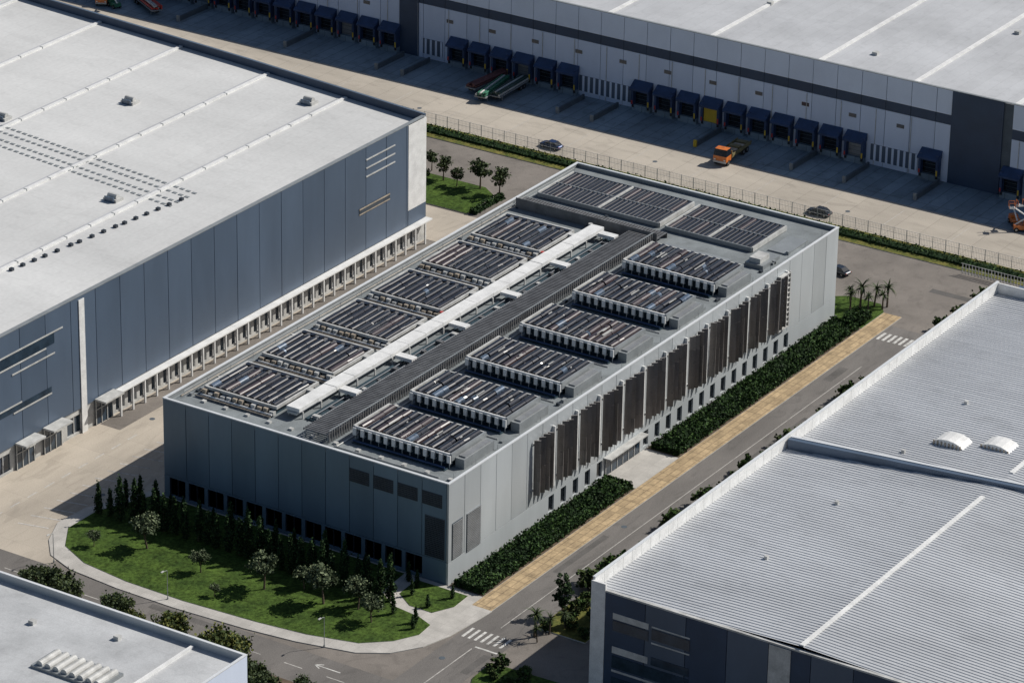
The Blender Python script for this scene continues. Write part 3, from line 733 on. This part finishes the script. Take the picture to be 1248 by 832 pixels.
def hedge(name,x0,x1,y0,y1,h,dens,rowsp,axis='x',kinds=('heD','heM','heL'),sz=.17):
    global rng; mb=MB(); rng=np.random.default_rng(int(abs(x0*10+y0)))
    mb.box(x0+.15,x1-.15,y0+.15,y1-.15,.1,h*.5,kinds[0])
    n=int((x1-x0)*(y1-y0)*dens); p=np.zeros((n,3)); p[:,0]=rng.uniform(x0,x1,n); p[:,1]=rng.uniform(y0,y1,n)
    t=(p[:,1]-y0) if axis=='x' else (p[:,0]-x0)
    sh=np.abs(np.sin(np.pi*t/rowsp))**.7
    lump=np.sin(p[:,0]*1.3)*np.sin(p[:,1]*.9+p[:,0]*.4)+.6*np.sin(p[:,0]*.31+1)
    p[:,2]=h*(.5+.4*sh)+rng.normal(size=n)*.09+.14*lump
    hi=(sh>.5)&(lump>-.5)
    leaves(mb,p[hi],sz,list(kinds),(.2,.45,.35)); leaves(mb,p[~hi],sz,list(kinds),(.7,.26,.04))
    m=int(((x1-x0)*2+(y1-y0)*2)*h*dens*.6); q=np.zeros((m,3)); s=rng.integers(0,4,m); u=rng.random(m)
    q[:,0]=np.where(s==0,x0,np.where(s==1,x1,x0+u*(x1-x0))); q[:,1]=np.where(s==2,y0,np.where(s==3,y1,y0+u*(y1-y0)))
    q[:,2]=rng.uniform(.1,h,m); q[:,:2]+=rng.normal(size=(m,2))*.1
    leaves(mb,q,sz,list(kinds),(.4,.45,.15)); return mb.obj(name)
hedge("hedge",.4,41,-5.7,-.9,1.3,36,1.6)
hedge("hedge",54.8,112.4,-5.7,-.9,1.3,36,1.6)
hedge("hedge",146.2,148.6,-30,330,1.0,9,1.2,'y')
hedge("hedge",118,127,72.4,73.8,1.0,26,.8)
hedge("hedge",113.6,117.5,-5.6,-2.2,1.6,30,1.1)

# ------------------------------------------------------------------ vehicles
def car(k):
    mb=MB()
    secs=[(-2.25,.72,.45,.72),(-2.1,.86,.3,.86),(-1.3,.92,.25,.95),(0,.93,.25,.96),(1.2,.92,.25,.93),(2.0,.85,.28,.78),(2.25,.70,.42,.62)]
    vs=[]
    for (x,w,zb,zs) in secs:
        vs+=[(x,-w*.9,zb),(x,-w,(zb+zs)/2),(x,-w*.93,zs-.06),(x,-w*.75,zs),(x,w*.75,zs),(x,w*.93,zs-.06),(x,w,(zb+zs)/2),(x,w*.9,zb)]
    fs=[]
    for s in range(len(secs)-1):
        for q in range(8): fs.append((s*8+q,s*8+(q+1)%8,(s+1)*8+(q+1)%8,(s+1)*8+q))
    fs+=[tuple(range(8)),tuple(range(len(secs)*8-1,len(secs)*8-9,-1))]
    mb.add(vs,fs,k)
    g=[(-1.75,.74,.94),(-1.1,.62,1.40),(.35,.62,1.42),(1.15,.74,.94)]
    vs=[]
    for (x,w,z) in g: vs+=[(x,-w,z),(x,w,z)]
    mb.add(vs,[(0,1,3,2),(4,5,7,6)],'glass'); mb.add(vs,[(2,3,5,4)],k); mb.add(vs,[(0,2,4,6),(1,7,5,3)],'glass')
    mb.box(-.42,-.34,-.69,.69,.95,1.435,k)
    for x in (-1.4,1.4):
        for s in (-1,1):
            mb.cyl((x,s*.72,.33),(x,s*.95,.33),.33,'rubber',n=14); mb.cyl((x,s*.94,.33),(x,s*.965,.33),.18,'chrome',n=10)
    for s in (-1,1): mb.box(2.12,2.2,s*.6-.14,s*.6+.14,.58,.7,'lamp'); mb.box(-2.24,-2.16,s*.62-.12,s*.62+.12,.62,.76,'red')
    return mb.mesh("parked_car")
cb=car('carblue'); cd=car('cardark')
link("parked_car",cb,None,(153,79.0,.03),math.radians(85)); link("parked_car",cd,None,(152.8,23.4,.03),math.radians(90)); link("parked_car",cd,None,(131.5,8.2,.03),math.radians(80))
def wheels(mb,xs,w,r=.5):
    for x in xs:
        for s in (-1,1): mb.cyl((x,s*(w-.32),r),(x,s*w,r),r,'rubber',n=14); mb.cyl((x,s*w,r),(x,s*(w+.02),r),r*.5,'chrome',n=8)
def truck(cab,bed):
    mb=MB(); mb.box(-4.2,4.4,-.5,.5,.7,.95,'rubber')
    mb.box(-4.5,-2.7,-1.15,1.15,.75,1.7,cab)
    vs=[(-4.5,-1.15,1.7),(-4.5,1.15,1.7),(-2.7,1.15,1.7),(-2.7,-1.15,1.7),(-4.2,-1.05,2.75),(-4.2,1.05,2.75),(-2.8,1.05,2.75),(-2.8,-1.05,2.75)]
    mb.add(vs,[(4,5,6,7),(2,3,7,6)],cab); mb.add(vs,[(0,4,5,1),(0,3,7,4),(1,5,6,2)],'glass')
    mb.box(-4.58,-4.5,-1.1,1.1,.6,.9,'offwhite')
    for s in (-1,1): mb.box(-4.56,-4.5,s*.85-.15,s*.85+.15,1.0,1.2,'lamp')
    mb.box(-2.5,4.5,-1.2,1.2,1.0,1.2,bed)
    mb.box(-2.5,-2.4,-1.2,1.2,1.2,2.2,bed)
    for s in (-1,1): mb.box(-2.4,4.5,s*1.2-.05,s*1.2+.05,1.2,1.65,bed)
    for i in range(5): mb.box(-2.2+i*1.3,-1.2+i*1.3,-.95,.8,1.2,1.5+.15*(i%3),'beige' if i%2 else bed)
    wheels(mb,(-3.6,2.0,3.3),1.15); return mb.mesh("flatbed_truck")
link("flatbed_truck",truck('orange','olive'),None,(167.8,49.6,.03),math.radians(4),1.15)
link("flatbed_truck",truck('orange','red'),None,(170.5,196,.03),math.radians(30))
def trailer(load,seed):
    rd=random.Random(seed); mb=MB(); mb.box(-5.5,5.5,-1.2,1.2,1.05,1.25,'grey'); mb.box(-5.5,4,-.4,.4,.75,1.05,'rubber')
    wheels(mb,(2.6,3.8),1.15); 
    for s in (-1,1): mb.cyl((-4,s*.8,0),(-4,s*.8,1.05),.08,'grey',n=6)
    for i in range(5):
        for j in range(2 if i<4 else 1):
            yy=-.9+i*.45; mb.cyl((-5.3+rd.uniform(-.3,.3),yy,1.5+j*.42),(5.3+rd.uniform(-.3,.3),yy,1.5+j*.42),.21,load if rd.random()<.75 else 'offwhite',n=8)
    return mb.mesh("flatbed_trailer")
link("flatbed_trailer",trailer('darkgreen',1),None,(172.2,100.5,.03),math.radians(3)); link("flatbed_trailer",trailer('maroon',2),None,(173.2,106,.03),math.radians(-4)); link("flatbed_trailer",trailer('green',3),None,(170.2,103,.03),math.radians(8)); link("flatbed_trailer",trailer('red',4),None,(171.5,186,.03),math.radians(60))
def lift(k):
    mb=MB(); mb.box(-1.4,1.4,-.75,.75,.45,1.15,k); mb.box(.3,1.4,-.7,.7,1.15,1.6,k); wheels(mb,(-.95,.95),.85,.42)
    for a,b in (((-1.2,0,1.1),(1.0,0,2.6)),((1.0,0,2.6),(-1.6,0,4.4))): mb.cyl(a,b,.14,'white',n=6)
    mb.box(-2.4,-1.4,-.6,.6,4.2,4.3,'grey')
    for (x,y) in ((-2.4,-.6),(-2.4,.6),(-1.4,-.6),(-1.4,.6)): mb.cyl((x,y,4.3),(x,y,5.3),.05,k,n=5)
    for y in (-.6,.6): mb.cyl((-2.4,y,5.3),(-1.4,y,5.3),.05,k,n=5)
    return mb.mesh("boom_lift")
link("boom_lift",lift('orange'),None,(168.5,-6.8,.03),.8); link("boom_lift",lift('red'),None,(171,-9.5,.03),2.2); link("boom_lift",lift('orange'),None,(166.5,-9,.03),-1); link("boom_lift",lift('green'),None,(168,191.5,.03),1.2)
def lamp():
    mb=MB(); mb.cyl((0,0,0),(0,0,6.5),.09,'grey',.06,8); mb.cyl((0,0,6.5),(-1.2,0,6.8),.05,'grey',n=6); mb.box(-1.9,-1.1,-.16,.16,6.74,6.9,'offwhite'); mb.cyl((0,0,0),(0,0,.4),.18,'grey',n=8); return mb.mesh("street_lamp")
lm=lamp()
for (x,y,r) in ((-25.8,30,0),(-26,50.2,0),(-24.6,4,0)):
    link("street_lamp",lm,None,(x,y,.1),r,.7)

# ------------------------------------------------------------------ light, sky, camera
to_sun=Vector((.84,-.68,1.0)).normalized()
sl=bpy.data.lights.new("sun","SUN"); sl.energy=5.0; sl.angle=math.radians(.5); sl.color=(1,.955,.88)
so=bpy.data.objects.new("sun",sl); COL.objects.link(so); so.rotation_euler=to_sun.to_track_quat('Z','Y').to_euler(); so.location=(0,0,300)
w=bpy.data.worlds.new("World"); scene.world=w; w.use_nodes=True; nt=w.node_tree
sk=nt.nodes.new("ShaderNodeTexSky"); sk.sky_type='NISHITA'; sk.sun_disc=False
sk.sun_elevation=math.asin(to_sun.z); sk.sun_rotation=math.atan2(to_sun.x,to_sun.y)
bg=nt.nodes["Background"]; nt.links.new(sk.outputs[0],bg.inputs["Color"]); bg.inputs["Strength"].default_value=.068
F,CX,CY,CZ,yaw,pitch,roll=4683.055714,-403.104194,-264.736793,253.952926,0.563604,0.421004,0.018478
f=Vector((math.cos(yaw)*math.cos(pitch),math.sin(yaw)*math.cos(pitch),-math.sin(pitch))); r=Vector((math.sin(yaw),-math.cos(yaw),0)); u=r.cross(f)
r2=r*math.cos(roll)+u*math.sin(roll); u2=-r*math.sin(roll)+u*math.cos(roll)
cam=bpy.data.cameras.new("camera"); co=bpy.data.objects.new("camera",cam); COL.objects.link(co)
co.matrix_world=Matrix(((r2.x,u2.x,-f.x,CX),(r2.y,u2.y,-f.y,CY),(r2.z,u2.z,-f.z,CZ),(0,0,0,1)))
cam.sensor_width=36; cam.lens=36*F/1248; cam.clip_start=10; cam.clip_end=8000
scene.camera=co
scene.view_settings.view_transform='Standard'; scene.view_settings.look='None'; scene.view_settings.exposure=0
